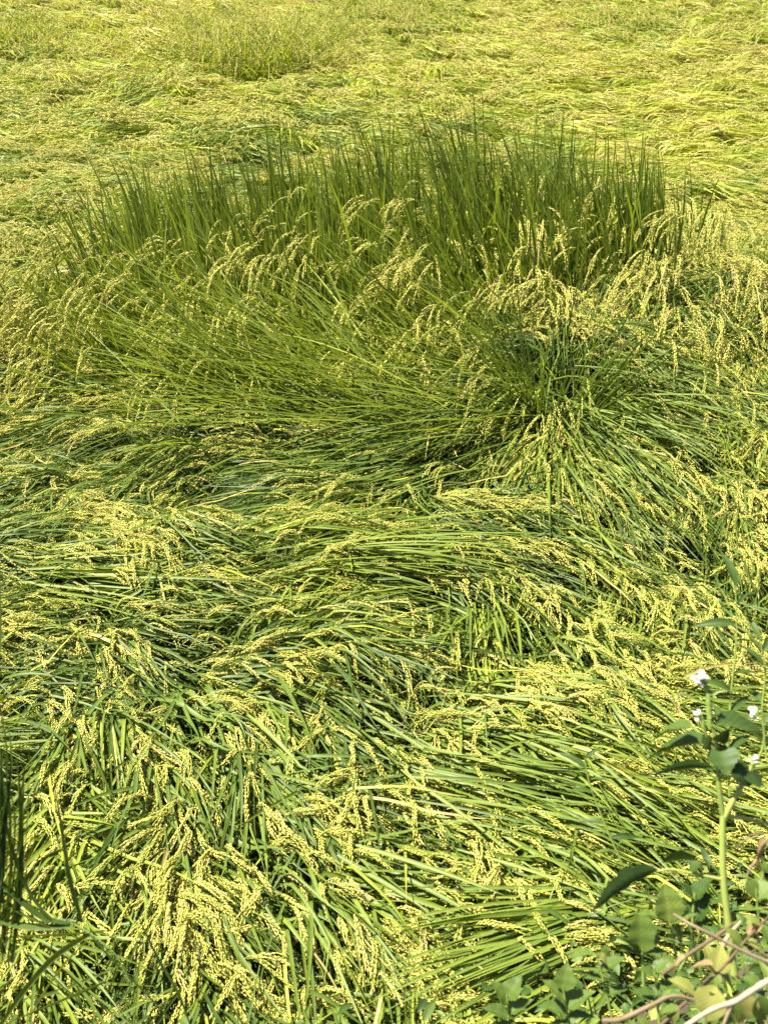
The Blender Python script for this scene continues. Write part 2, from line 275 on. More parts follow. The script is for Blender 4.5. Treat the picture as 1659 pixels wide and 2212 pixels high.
def grains(P, B, M, glen, gwid, spread, tint, flat, sides=4, blen=.36):
    N = P.shape[0]; T = tangents(P)
    tb = np.linspace(.02, .72, B)[None] + rng.normal(0, .02, (N, B))
    v = rng.normal(size=(N, B, 3)); v[..., 2] = v[..., 2] * flat - (1 - flat) * .0
    u = (np.arange(M) + .5) / M
    tg = (tb[:, :, None] + u * blen).reshape(N, -1)
    C, TT = sample(P, tg); C = C.reshape(N, B, M, 3); TT = TT.reshape(N, B, M, 3)
    vv = v[:, :, None, :] - (v[:, :, None, :] * TT).sum(-1, keepdims=True) * TT; vv = unit(vv)
    sp_ = spread * rng.uniform(.35, 1.25, (N, B, 1, 1)) * np.sin(np.clip(u * 1.25, 0, 1) * 1.57)[None, None, :, None]
    C = C + vv * sp_; s2 = np.cross(vv, TT)
    alt = np.where(np.arange(M) % 2, 1., -1.)[None, None, :, None]
    C = C + s2 * alt * gwid * .42 + rng.normal(0, gwid * .12, C.shape)
    Dn = unit(TT + vv * .10 + s2 * alt * .20 + rng.normal(0, .09, C.shape))
    C = C.reshape(-1, 3); Dn = Dn.reshape(-1, 3); G = len(C)
    e1 = unit(np.cross(Dn, rng.normal(size=(G, 3)))); e2 = np.cross(Dn, e1)
    L = (glen * rng.uniform(.85, 1.12, G))[:, None]; Wd = (gwid * .5 * rng.uniform(.85, 1.1, G))[:, None]
    a = np.arange(sides) * 2 * math.pi / sides
    rings = [(-.22, .95), (.2, 1.0)] if sides > 3 else [(0.0, 1.15)]; nv = 2 + len(rings) * sides
    V = np.empty((G, nv, 3)); V[:, 0] = C - Dn * L * .5; V[:, 1] = C + Dn * L * .5
    for q, (zr, sr) in enumerate(rings):
        for k in range(sides): V[:, 2 + q * sides + k] = C + Dn * L * zr + (e1 * math.cos(a[k]) * 1.1 + e2 * math.sin(a[k]) * .85) * Wd * sr
    o2 = 2 + (len(rings) - 1) * sides
    fl = [(0, 2 + (k + 1) % sides, 2 + k) for k in range(sides)] + [(1, o2 + k, o2 + (k + 1) % sides) for k in range(sides)]
    if len(rings) > 1:
        for k in range(sides): k1 = (k + 1) % sides; fl += [(2 + k, 2 + k1, o2 + k1), (2 + k, o2 + k1, o2 + k)]
    Fc = (np.arange(G) * nv)[:, None, None] + np.array(fl)[None]
    tt = np.repeat(tint, B * M) + rng.normal(0, .14, G)
    A = np.zeros((G, nv, 3)); A[..., 0] = tt[:, None]
    return V.reshape(-1, 3), Fc.reshape(-1, 3), A.reshape(-1, 3)
def tube(pts, rad, tint=.5, n=6, wob=0, sub=4):
    pts = np.asarray(pts, float); K = len(pts); t = np.linspace(0, K - 1, (K - 1) * sub + 1)
    # Catmull-Rom
    def cr(p):
        q = np.vstack([2 * p[0] - p[1], p, 2 * p[-1] - p[-2]]) if p.ndim == 2 else np.concatenate([[2 * p[0] - p[1]], p, [2 * p[-1] - p[-2]]])
        i = np.minimum(t.astype(int), K - 2); f = (t - i); f = f[:, None] if p.ndim == 2 else f
        a, b, c, d = q[i], q[i + 1], q[i + 2], q[i + 3]
        return .5 * (2 * b + (c - a) * f + (2 * a - 5 * b + 4 * c - d) * f ** 2 + (-a + 3 * b - 3 * c + d) * f ** 3)
    P = cr(pts); rad = np.interp(t, range(K), np.broadcast_to(rad, (K,)))
    T = tangents(P[None])[0]; ref = np.array([.31, .2, .93]) if abs(T[0, 2]) < .8 else np.array([1., .1, .1])
    s = unit(np.cross(T, ref)); b = np.cross(s, T); a = np.arange(n) * 2 * math.pi / n; M = len(P)
    r_ = rad[:, None] * (1 + wob * rng.normal(size=(M, 1))) * (1 + wob * .5 * rng.normal(size=(M, n)))
    V = P[:, None] + (s[:, None] * np.cos(a)[None, :, None] + b[:, None] * np.sin(a)[None, :, None]) * r_[..., None]
    k, j = np.meshgrid(range(M - 1), range(n), indexing='ij'); j2 = (j + 1) % n
    Fc = np.stack([k * n + j, k * n + j2, (k + 1) * n + j2, (k + 1) * n + j], -1).reshape(-1, 4)
    Vv = np.vstack([V.reshape(-1, 3), P[:1], P[-1:]]); c0 = M * n
    A = np.full((len(Vv), 3), .5); A[:, 0] = tint + rng.normal(0, .03, len(Vv))
    cap = np.array([[c0, (x + 1) % n, x, x] for x in range(n)])[:, :3]; cap2 = np.array([[c0 + 1, (M - 1) * n + x, (M - 1) * n + (x + 1) % n] for x in range(n)])
    return [(Vv, Fc, A), (Vv[[0, 1, 2]] * 0 + P[0], cap[:0], A[:3])] if False else [(Vv, Fc, A), (Vv, cap, A), (Vv, cap2, A)]

# ------------------------------------------------------------------ ground
def grid(x0, x1, y0, y1, nx, ny, zf):
    X, Y = np.meshgrid(np.linspace(x0, x1, nx), np.linspace(y0, y1, ny)); Z = zf(X, Y)
    V = np.stack([X, Y, Z], -1).reshape(-1, 3); i, j = np.meshgrid(range(nx - 1), range(ny - 1)); b = j * nx + i
    return V, np.stack([b, b + 1, b + nx + 1, b + nx], -1).reshape(-1, 4), np.full((len(V), 3), .5)
obj('field_soil', [grid(-60, 60, -20, 150, 90, 120, lambda x, y: .015 * n1(x, y, 3))], m_soil, kind='structure')
obj('bank', [grid(-4, 4, -2.5, 3.6, 200, 150, lambda x, y: np.where(ytoe(x) - y > -.15, bankz(x, y), -.06))], m_bank, kind='structure')

# ------------------------------------------------------------------ flattened rice
def trace(x, y, dl, L, K, curl, off, arch, rise=.12, droop=0.0, stiff=.72, kink=0):
    kt = rng.uniform(.3, .8, len(x)); kk = (rng.random(len(x)) < kink) * rng.normal(0, .9, len(x))
    N = len(x); P = np.empty((N, K, 3)); st = L / (K - 1); t = np.linspace(0, 1, K); x = x.copy(); y = y.copy()
    z0_ = matz(x, y); r0 = None
    for k in range(K):
        z = .5 * matz(x, y) + .5 * z0_ + off - rise * np.clip(1 - t[k] * 3.5, 0, 1) ** 1.5 + arch * np.sin(math.pi * t[k]) - droop * t[k] ** 2
        P[:, k, 0] = x; P[:, k, 1] = y; P[:, k, 2] = z
        f = field(x, y)[:, :2].copy()
        if r0 is None: r0 = f.copy()
        f = unit(stiff * r0 + (1 - stiff) * f); a = dl + curl * t[k] + kk * (t[k] > kt); c, s = np.cos(a), np.sin(a)
        x = x + (f[:, 0] * c - f[:, 1] * s) * st; y = y + (f[:, 0] * s + f[:, 1] * c) * st
    return P
def hills(y0, y1, dens):
    A = []; n = int((y1 - y0) * 2 * (.37 * y1 + 1.3) * dens)
    x = rng.uniform(-1, 1, n) * (.37 * y1 + 1.3); y = rng.uniform(y0, y1, n)
    k = (np.abs(x) < .37 * y + 1.3) & (y > ytoe(x) - .35); return x[k], y[k]
UPV = np.array([0., 0, 1])
lodged = []; ears_lodged = []      # ears: dicts of polylines kept for picking individuals
def lay(y0, y1, dens, nb, ne, K, fold, wmul, gB, gM, gscale, sides, ef=.62, lm=1.0, stf=.75, eo=.006, ho=1.0):
    hx, hy = hills(y0, y1, dens); f = field(hx, hy); f[:, 3] = f[:, 3] * .95 + .08; dis = f[:, 2]
    patch = n5(hx, hy, .45) * .5
    hd = dis * (rng.normal(size=len(hx)) * .95 + patch * .8); hoff = rng.uniform(-.115, .022, len(hx)) * ho
    keep = rng.random(len(hx)) < f[:, 5]; hx, hy, f, hd, hoff, dis = hx[keep], hy[keep], f[keep], hd[keep], hoff[keep], dis[keep]
    hoff = hoff + .012 * n4(hx, hy, .3)
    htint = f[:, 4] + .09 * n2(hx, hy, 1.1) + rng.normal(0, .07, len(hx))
    def rep(n): return np.repeat(np.arange(len(hx)), n)
    # leaves and culms
    i = rep(nb); N = len(i)
    x = hx[i] + rng.normal(0, .05, N); y = hy[i] + rng.normal(0, .05, N)
    culm = rng.random(N) < .2
    dl = hd[i] + rng.normal(0, .14 + .5 * dis[i]); L = rng.uniform(.30, .66, N) * lm
    off = hoff[i] + rng.normal(0, .014, N) - .02 * culm
    P = trace(x, y, dl, L, K, rng.normal(0, .10 + .2 * dis[i]), off, rng.uniform(0, .025, N), stiff=stf, kink=.16)
    w = np.where(culm, .0042, rng.uniform(.0065, .0125, N)) * wmul
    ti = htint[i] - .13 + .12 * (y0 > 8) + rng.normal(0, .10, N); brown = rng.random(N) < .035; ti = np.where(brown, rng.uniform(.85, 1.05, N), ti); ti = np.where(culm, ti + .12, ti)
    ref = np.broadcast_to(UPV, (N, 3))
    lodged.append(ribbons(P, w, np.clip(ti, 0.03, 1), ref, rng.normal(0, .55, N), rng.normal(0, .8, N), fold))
    # stray wild blades that stand out of the mat
    k = rng.random(N) < .03; n = k.sum()
    Ps = arcs(x[k], y[k], matz(x[k], y[k]) - .08, np.arctan2(f[i][k][:, 1], f[i][k][:, 0]) + rng.normal(0, .8, n), rng.uniform(.25, .9, n), rng.uniform(.9, 1.8, n), rng.uniform(.2, .4, n), K)
    lodged.append(ribbons(Ps, w[k] * .8, np.clip(ti[k], 0, 1), np.broadcast_to(UPV, (n, 3)), rng.normal(0, .5, n), rng.normal(0, 1, n), fold))
    # ears
    cl = np.clip(.9 + .9 * n3(hx, hy, .38) + rng.normal(0, .35, len(hx)), .1, 2.4)
    j = rep(ne); j = j[rng.random(len(j)) < f[j, 3] * ef * cl[j]]; n = len(j)
    sh = rng.uniform(.0, .25, n); x = hx[j] + f[j, 0] * sh + rng.normal(0, .045, n); y = hy[j] + f[j, 1] * sh + rng.normal(0, .045, n)
    dl = hd[j] + rng.normal(0, .12 + .55 * dis[j]); L = rng.uniform(.11, .18, n)
    off = hoff[j] * .35 + rng.uniform(-.012, .026, n) + eo
    P = trace(x, y, dl, L, 8, rng.normal(0, .45 + .5 * dis[j]), off, rng.uniform(0, .03, n), rise=.03, droop=rng.uniform(0, .03, n))
    ears_lodged.append(dict(P=P, tint=.46 + .30 * (f[j, 4] - .5) + rng.normal(0, .15, n), B=gB, M=gM, s=gscale, sides=sides))
def arcs(x, y, z, az, el, bend, L, K, p=1.6):
    """free curves: start elevation el, bending down by `bend` radians towards the tip"""
    N = len(x); P = np.empty((N, K, 3)); t = np.linspace(0, 1, K); st = L / (K - 1)
    P[:, 0] = np.stack([x, y, z], -1)
    for k in range(1, K):
        e = el - bend * ((t[k] + t[k - 1]) / 2) ** p
        P[:, k] = P[:, k - 1] + np.stack([np.cos(e) * np.cos(az), np.cos(e) * np.sin(az), np.sin(e)], -1) * st[:, None]
    return P
lay(1.0, 3.0, 64, 50, 13, 9, True, .98, 8, 11, .96, 4, 2.0, .78)
lay(3.0, 5.0, 52, 46, 13, 8, True, .84, 7, 9, 1.0, 4, 1.5, .78)
lay(5.0, 9.0, 40, 42, 12, 7, False, .82, 6, 6, 1.5, 3, 1.25, .9, .85, .034, 1.5)
lay(9.0, 21.0, 26, 36, 9, 6, False, 1.05, 5, 5, 2.2, 3, 1.1, .8, .9, .035, 1.5)
n = 9000; y = rng.uniform(1.2, 7, n); x = rng.uniform(-1, 1, n) * (.37 * y + 1.3); k = y > ytoe(x) - .3; x, y = x[k], y[k]; n = len(x)   # older leaves underneath
P = arcs(x, y, matz(x, y) - rng.uniform(.09, .2, n), rng.uniform(0, 6.28, n), rng.normal(0, .12, n), rng.uniform(0, .3, n), rng.uniform(.2, .5, n), 6)
lodged.append(ribbons(P, rng.uniform(.008, .014, n), np.clip(rng.normal(.3, .25, n), 0, 1), np.broadcast_to(UPV, (n, 3)), rng.normal(0, .4, n), rng.normal(0, .8, n), False))
n = 16000; y = 6 + 15 * rng.random(n) ** .8; x = rng.uniform(-1, 1, n) * (.37 * y + 1.3)
P = arcs(x, y, np.minimum(matz(x, y) - rng.uniform(.10, .2, n), .25), rng.choice([0, math.pi], n) + rng.normal(0, .5, n), rng.normal(0, .1, n), rng.uniform(0, .3, n), rng.uniform(.3, .6, n), 5)
lodged.append(ribbons(P, rng.uniform(.012, .02, n), np.clip(rng.normal(.3, .15, n), 0, .7), np.broadcast_to(UPV, (n, 3)), rng.normal(0, .3, n), rng.normal(0, .6, n), False))
def swath(p0, p1, n, wid, L, tint, spread=.08, fan=.1, w=.009, lift=.05):
    a = hit(np.array([p0[0]]), np.array([p0[1]]))[0]; b = hit(np.array([p1[0]]), np.array([p1[1]]))[0]; d = b - a; D = np.hypot(d[0], d[1]); az0 = math.atan2(d[1], d[0])
    t = rng.uniform(-.15, 1, n) * max(D - L, 0.02) / D; lat = rng.normal(0, wid, n)
    x = a[0] + d[0] * t - d[1] / D * lat; y = a[1] + d[1] * t + d[0] / D * lat
    Ln = L * rng.uniform(.7, 1.15, n); az = az0 + rng.normal(0, spread * 1.6, n) + fan * lat / wid
    P = arcs(x, y, matz(x, y) + rng.uniform(-.03, .02, n), az, rng.uniform(.05, .22, n) * lift / .05, rng.uniform(.15, .5, n), Ln, 9, 1.2)
    zz = matz(P[..., 0].ravel(), P[..., 1].ravel()).reshape(P.shape[:2]); P[..., 2] = np.maximum(P[..., 2], zz + rng.uniform(-.02, .025, n)[:, None])
    lodged.append(ribbons(P, w * rng.uniform(.7, 1.2, n), np.clip(tint + rng.normal(0, .07, n), 0, 1), np.broadcast_to(UPV, (n, 3)), rng.normal(0, .4, n), rng.normal(0, .6, n), True))
swath((1400, 1975), (800, 2190), 200, .055, 0.48, .38, .06, .12)
swath((1000, 1900), (1000, 1905), 1, .01, 0.08, .3)
swath((740, 1850), (1090, 2010), 18, .05, 0.39, .40, .12, .1, .014)
swath((860, 1650), (1659, 1830), 70, .10, 0.55, .34, .08, .05, .010)
swath((20, 1235), (560, 1290), 45, .06, 0.58, .42, .05, .06, .011)
swath((250, 1290), (1000, 1110), 70, .12, 0.58, .34, .07, .04, .010)
swath((620, 1190), (1250, 1225), 54, .10, 0.58, .42, .06, .04, .010)
swath((1120, 880), (300, 900), 59, .14, 0.66, .30, .08, .06, .010)
swath((1130, 920), (480, 1080), 59, .16, 0.66, .24, .08, .06, .010)
swath((1220, 900), (1570, 1200), 45, .10, 0.66, .32, .08, .12, .011)
swath((1230, 880), (1640, 960), 32, .10, 0.62, .35, .10, .08, .011)
swath((1190, 880), (1190, 1060), 13, .08, 0.43, .30, .15, .3, .011)
swath((1659, 830), (1150, 880), 16, .05, 0.55, .42, .05, .05, .010)
swath((960, 1520), (1500, 1680), 54, .12, 0.51, .36, .09, .05, .010)
swath((560, 1480), (860, 1800), 29, .10, 0.43, .32, .12, .10, .012)
swath((340, 1450), (160, 1700), 18, .07, 0.39, .30, .15, .15, .012)
swath((350, 1460), (420, 1700), 16, .08, 0.35, .32, .2, .2, .013)
swath((420, 1780), (380, 2180), 16, .12, 0.35, .36, .25, .1, .014)
obj('flattened_rice', lodged, m_leaf, kind='stuff', label='green and yellow rice leaves and stems beaten flat in combed swirls across the field', cat='rice crop')

# ------------------------------------------------------------------ ears: the nearest ones are things, the rest one mass
gl, gw = .0112, .0032
cand = []
for b, e in enumerate(ears_lodged):
    P = e['P']; tip = P[:, 4]; px, py, dz = proj(tip)
    vis = (px > 25) & (px < 1634) & (py > 40) & (py < 2185); lift = tip[:, 2] - matz(tip[:, 0], tip[:, 1])
    bl = tip[:, 1] > ytoe(tip[:, 0]) + .05
    sc_ = dz - 14 * np.clip(lift, -.05, .02) + np.where(vis & bl & (lift > -.012), 0, 99)
    for i in np.argsort(sc_)[:400]: cand.append((sc_[i], b, i))
cand.sort(); cand = [c for c in cand if c[0] < 50]
picked = []; occ = {}
for s_, b, i in cand:
    p = ears_lodged[b]['P'][i, 4]; key = (int(p[0] / .055), int(p[1] / .055))
    if key in occ: continue
    occ[key] = 1; picked.append((b, i))
    if len(picked) == 290: break
def where(px, py):
    v = 'at the bottom edge' if py > 2090 else 'near the bottom' if py > 1960 else 'low down' if py > 1830 else 'lower third' if py > 1700 else 'below mid field' if py > 1580 else 'mid field'
    for (x, y, r, n) in [(1557,1750,170,'beside the white-flowered weed'),(80,1950,150,'by the grass at the left edge'),(365,1425,170,'round the dark swirl'),
                         (1150,2060,200,'by the green swathe near the bank'),(930,1580,110,'by the small patch of dry straw'),(1350,2080,230,'by the leafy weeds of the bank')]:
        if math.hypot(px - x, py - y) < r: return n
    h = 'far left' if px < 240 else 'left' if px < 520 else 'left of centre' if px < 760 else 'centre' if px < 960 else 'right of centre' if px < 1250 else 'right side'
    return h + ', ' + v
used = {}
m_stem = m_leaf
for b, i in picked:
    e = ears_lodged[b]; P = e['P'][i:i + 1].copy(); P[:, :, 2] += .012; base = P[0, 0].copy()
    px, py, _ = proj(P[0, 4]); ax, ay, _ = proj(P[0, 0]); bx, by, _ = proj(P[0, -1])
    ang = math.degrees(math.atan2(by - ay, bx - ax)) % 360
    dn = ['right', 'down-right', 'down', 'down-left', 'left', 'up-left', 'up', 'up-right'][int((ang + 22.5) // 45) % 8]
    tn = e['tint'][i]; col = 'greenish' if tn < .36 else 'yellow' if tn < .5 else 'cream' if tn < .64 else 'tawny'
    T0 = P[0, 1] - P[0, 0]; T0 = T0 / np.linalg.norm(T0)
    stem_pts = np.array([P[0, 0] - T0 * .16 + [0, 0, -.05], P[0, 0] - T0 * .08 + [0, 0, -.015], P[0, 0], P[0, 2], P[0, 4], P[0, 6]])
    ln = np.linalg.norm(np.diff(P[0], axis=0), axis=1).sum(); ch = np.linalg.norm(P[0, -1] - P[0, 0]) / ln
    lab = f"{'short' if ln < .165 else 'long' if ln > .19 else 'medium'} {'straight' if ch > .985 else 'curved' if ch < .955 else 'slightly bent'} {col} rice ear pointing {dn}, {where(px, py)}"
    used[lab] = used.get(lab, 0) + 1
    root = obj('rice_ear', tube(stem_pts, [.0018, .0017, .0014, .0011, .0009, .0006], .55, 5, 0, 2), m_stem, label=lab, cat='rice ear', group='ripe rice ears lying in the near flattened rice', loc=base)
    g = grains(P - base, 9, 11, gl, gw, .0085, np.array([tn]), .5, 4)
    obj('grains', [g], m_grain, root)
    n = 1; az = math.atan2(T0[1], T0[0]) + random.uniform(-.35, .35); s0 = stem_pts[0] - base
    Lf = arcs(np.array([s0[0]]), np.array([s0[1]]), np.array([s0[2]]), np.array([az]), np.array([.35]), np.array([.75]), np.array([random.uniform(.2, .3)]), 8)
    obj('flag_leaf', [ribbons(Lf, np.array([.009]), np.array([random.uniform(.2, .5)]), UPV[None], rng.normal(0, .4, 1), rng.normal(0, .6, 1), True)], m_leaf, root)
pk = set(picked); em = []
for b, e in enumerate(ears_lodged):
    msk = np.array([(b, i) not in pk for i in range(len(e['P']))]); s = e['s']
    em.append(grains(e['P'][msk], e['B'], e['M'], gl * s, gw * s * 1.03, .009, e['tint'][msk], .5, e['sides']))
obj('rice_ears', em, m_grain, kind='stuff', label='ripe yellow rice ears matted all through the flattened rice', cat='rice ears')

# ------------------------------------------------------------------ standing rice
def stand(n, cx, cy, rx, ry, hgt, leanf, wd, tint, K=8, zoff=-.2, fold=True, shape=None):
    m = max(n // 14, 1); r = np.sqrt(rng.random(m)); a = rng.uniform(0, 6.283, m); c = rng.integers(0, m, n); hv = rng.uniform(.68, 1.12, m)[c]
    x = cx + rx * (r * np.cos(a))[c] + rng.normal(0, .05, n); y = cy + ry * (r * np.sin(a))[c] + rng.normal(0, .05, n)
    az, el, bend = leanf(x, y, n); el = np.clip(el + rng.normal(0, .10, m)[c], .2, 1.65)
    L = hgt * hv * rng.uniform(.55, 1.12, n) * (1 - .20 * np.clip(np.abs(x - .55) / 1.7, 0, 1.3) ** 1.3)
    kp = ~((x > .25) & (y < 5.95) & (rng.random(n) < .3)) if n > 700 else np.ones(n, bool)
    x, y, az, el, bend, L = [np.broadcast_to(q, (n,))[kp] for q in (x, y, az, el, bend, L)]; n = len(x)
    P = arcs(x, y, matz(x, y) * 0 + .1 + rng.uniform(0, .15, n), az, el, bend, L, K, 2.2)
    refa = rng.uniform(0, 6.283, n); ref = np.stack([np.cos(refa), np.sin(refa), np.full(n, .3)], -1)
    return ribbons(P, wd * rng.uniform(.7, 1.15, n), np.clip(tint + rng.normal(0, .09, n), .02, 1), ref, rng.normal(0, .3, n), rng.normal(0, .9, n), fold)
def hang(x, y, az, el, L, gB=8, gM=9, gs=1.42, sides=4, tint=.5, z0=.1, drop=2.2, sw=.0035):
    """culms that rise and then let the ear hang"""
    n = len(x); C = arcs(x, y, np.full(n, z0), az, el, np.full(n, .25), L, 7, 2)
    e2 = el - .35; E = arcs(C[:, -1, 0], C[:, -1, 1], C[:, -1, 2], az + rng.normal(0, .3, n), e2, e2 + rng.uniform(1.25, 1.55, n), rng.uniform(.17, .26, n), 9, .38)
    rb = ribbons(np.concatenate([C, E[:, 1:6]], 1), np.full(n, sw), np.clip(np.full(n, .4) + rng.normal(0, .08, n), 0, 1), np.broadcast_to(np.array([.9, .3, .2]), (n, 3)), np.zeros(n), np.zeros(n), False, 'stem')
    return rb, grains(E, gB, gM, gl * gs, gw * gs, .0095, tint + rng.normal(0, .13, n), .9, sides)
def lean_main(x, y, n):
    # back stands, front and left lean over to the left, right edge leans left a little
    u = np.clip((y - 4.8) / 1.3, 0, 1); left = np.clip((-.2 - x) / 1.3, 0, 1)
    el = R(44) + R(42) * u ** .7 + rng.normal(0, .13, n) - .05 * left
    az = math.pi + rng.normal(0, .55, n) * (1 + u) + .25 - .5 * u
    return az, np.clip(el, .25, 1.62), rng.uniform(.05, .45, n)
sl_, se_ = [], []
sl_.append(stand(1900, -.08, 6.15, 1.62, .85, .95, lean_main, .0165, .36))
sl_.append(stand(1150, -.5, 5.4, 1.3, .6, .84, lean_main, .0120, .40))
sl_.append(stand(720, 1.0, 6.2, .75, .7, .96, lambda x, y, n: (math.pi + rng.normal(0, .8, n), R(72) + rng.normal(0, .18, n), rng.uniform(.1, .6, n)), .0145, .32))
sl_.append(stand(690, 1.55, 5.7, .8, .95, .62, lambda x, y, n: (-1.5 + rng.normal(0, 1.3, n), R(50) + rng.normal(0, .3, n), rng.uniform(.1, .9, n)), .012, .33))
# long straight blades thrown out to the left over the mat
n = 520; x = rng.uniform(-.9, .9, n); y = rng.uniform(4.3, 5.3, n) + .1 * x
P = arcs(x, y, np.full(n, .28) + rng.uniform(0, .12, n), math.pi - .1 + rng.normal(0, .42, n) - .3 * (y - 4.8), R(29) + rng.normal(0, .2, n) + .25 * (y - 4.8), rng.uniform(.1, .5, n), rng.uniform(.5, .95, n), 9)
sl_.append(ribbons(P, np.full(n, .0085), np.clip(.5 + rng.normal(0, .1, n), 0, 1), np.broadcast_to(UPV, (n, 3)), rng.normal(0, .5, n), rng.normal(0, .6, n), True))
def place_hang(n, cx, cy, rx, ry, h, az, el, **k):
    m = max(n // 5, 1); r = np.sqrt(rng.random(m)); a = rng.uniform(0, 6.283, m); c = rng.integers(0, m, n); ca = rng.normal(0, .6, m)
    rb, g = hang(cx + rx * (r * np.cos(a))[c] + rng.normal(0, .035, n), cy + ry * (r * np.sin(a))[c] + rng.normal(0, .035, n), az + ca[c] + rng.normal(0, .18, n), el + rng.normal(0, .10, m)[c] + rng.normal(0, .06, n), h * rng.uniform(.8, 1.15, m)[c] * rng.uniform(.94, 1.06, n), **k)
    sl_.append(rb); se_.append(g)
place_hang(190, 1.0, 5.95, .85, .8, .72, -math.pi / 2 - .3, R(66), tint=.5)
place_hang(200, 1.65, 5.5, .8, .95, .48, -math.pi / 2, R(60), tint=.5)
place_hang(210, -1.0, 5.5, .9, .65, .60, math.pi + .3, R(58), tint=.42)
place_hang(150, -.2, 5.3, 1.0, .6, .58, math.pi + .6, R(58), tint=.45)
place_hang(80, -1.45, 5.2, .35, .5, .42, math.pi + .3, R(55), tint=.45)
place_hang(70, .5, 4.85, .5, .35, .40, math.pi + .8, R(58), tint=.5)
place_hang(170, .3, 5.7, 1.3, .7, .66, math.pi, R(74), tint=.35)
obj('standing_rice', sl_, m_stand, kind='stuff', label='dark green patch of rice still standing in the middle of the field', cat='standing rice')
obj('hanging_rice_ears', se_, m_grain, kind='stuff', label='cream ears drooping from the standing green rice', cat='rice ears')

# tussocks: things of their own
def tussock(label, cx, cy, n, ne, hgt, elr, rad, tint, azf=None, wd=.010, gs=1.1, gB=7, gM=8, sides=4, etint=.5, eh=.6, grp=None):
    root = thing('rice_tussock', (cx, cy, .1), label, 'rice clump', grp); o = np.array([cx, cy, .1])
    a = rng.uniform(0, 6.283, n); r = rad * np.sqrt(rng.random(n)); x = r * np.cos(a); y = r * np.sin(a)
    az = azf(n) if azf else a + rng.normal(0, .4, n)
    el = rng.uniform(*elr, n); P = arcs(x, y, np.full(n, .05), az, el, rng.uniform(.15, .9, n), hgt * rng.uniform(.6, 1.1, n), 9, 2)
    ra = rng.uniform(0, 6.28, n); ref = np.stack([np.cos(ra), np.sin(ra), np.full(n, .4)], -1)
    obj('leaves', [ribbons(P, wd * rng.uniform(.7, 1.2, n), np.clip(tint + rng.normal(0, .08, n), .02, 1), ref, rng.normal(0, .3, n), rng.normal(0, .8, n), True)], m_stand, root, kind='stuff')
    if ne:
        a = rng.uniform(0, 6.283, ne); az = azf(ne) if azf else a
        rb, g = hang(rad * .6 * np.cos(a), rad * .6 * np.sin(a), az, rng.uniform(R(35), R(70), ne), hgt * eh * rng.uniform(.7, 1.1, ne), gB, gM, gs, sides, etint, z0=.05)
        obj('culms', [rb], m_stand, root, kind='stuff'); obj('grains', [g], m_grain, root, kind='stuff')
    return root
cT = hit(np.array([1195]), np.array([870]), .35)[0]
tussock('dark upright rice tussock fanning out at the front right of the standing patch', cT[0], cT[1] + .05, 300, 80, .74, (R(12), R(86)), .14, .14, eh=.66)
cB = hit(np.array([1240]), np.array([560]), .45)[0]
fm = hit(np.array([545]), np.array([120]), .3)[0]
for k, (qx, qy, n, ne, h, rd, lab) in enumerate([(545,112,520,380,.80,.75,'big yellowish rice mound with drooping ears at the top left of centre'),
        (660,60,200,200,.5,.7,'yellow green rice mound leaning right behind the big mound'),
        (430,40,160,190,.45,.7,'pale rice mound behind and left of the big mound'),
        (10,60,220,130,.55,.6,'rice mound with dark shade below it in the top left corner'),
        (840,20,200,200,.48,.7,'brownish rice mound at the top edge above the centre'),
        (1340,25,120,120,.36,.6,'low pale rice mound at the top edge right of centre'),
        (555,275,180,60,.42,.35,'small dark rice tuft left of centre behind the standing patch'),]):
    c = hit(np.array([qx]), np.array([qy + 25]), .3)[0]
    tussock(lab, c[0], c[1] + rd * .5, n, ne, h, (R(20), R(68)), rd, .3 if k == 6 else .6, wd=.013, gs=2.2, gB=5, gM=5, sides=3, etint=.48, eh=.85,
            azf=(lambda m: rng.choice([-1.4, -.5, 2.6], m, p=[.45, .3, .25]) + rng.normal(0, .6, m)), grp='mounds of half standing rice in the far field')

# ------------------------------------------------------------------ broad leaves
def leaf_tpl(kind='ovate', n=9, fold=.25, curl=.25, serr=0):
    u = np.linspace(0, 1, n * (2 if serr else 1)); s = np.array([-1, -.5, 0, .5, 1])
    if kind == 'ovate': w = .36 * np.sin(np.pi * u ** .75) ** .9
    elif kind == 'heart': w = .46 * np.sin(np.pi * np.clip(u, 0, 1) ** .6) ** .8
    elif kind == 'lance': w = .16 * np.sin(np.pi * u ** .8)
    elif kind == 'spoon': w = .32 * np.sin(np.pi * u ** 1.5) ** .8
    elif kind == 'diamond': w = .40 * np.sin(np.pi * u ** .68) ** 1.15
    w = np.maximum(w, .006)
    if serr: w = w * (1 + serr * np.where(np.arange(len(u)) % 2, 1, -1) * (u > .08) * (u < .95))
    X = np.repeat(u[:, None], 5, 1); Y = s[None] * w[:, None]; Z = fold * np.abs(Y) - curl * X ** 2 + .015 * np.sin(X * 21) * np.abs(s)[None]
    V = np.stack([X, Y, Z], -1).reshape(-1, 3); j, i = np.meshgrid(range(len(u) - 1), range(4), indexing='ij'); b = j * 5 + i
    A = np.zeros((len(V), 3)); A[:, 1] = X.ravel(); A[:, 2] = np.broadcast_to(s, X.shape).ravel()
    return V, np.stack([b, b + 5, b + 6, b + 1], -1).reshape(-1, 4), A
TPL = {k: leaf_tpl(k, 9, f, c, s) for k, f, c, s in [('ovate', .3, .3, 0), ('heart', .3, .3, 0), ('lance', .4, .4, 0), ('spoon', .15, .2, 0), ('diamond', .3, .25, .10)]}
for k_ in ('ovate', 'lance', 'diamond', 'spoon'): TPL['s_' + k_] = leaf_tpl(k_, 6, .3, .35, 0)
TPL['serr'] = leaf_tpl('ovate', 12, .35, .2, .09)
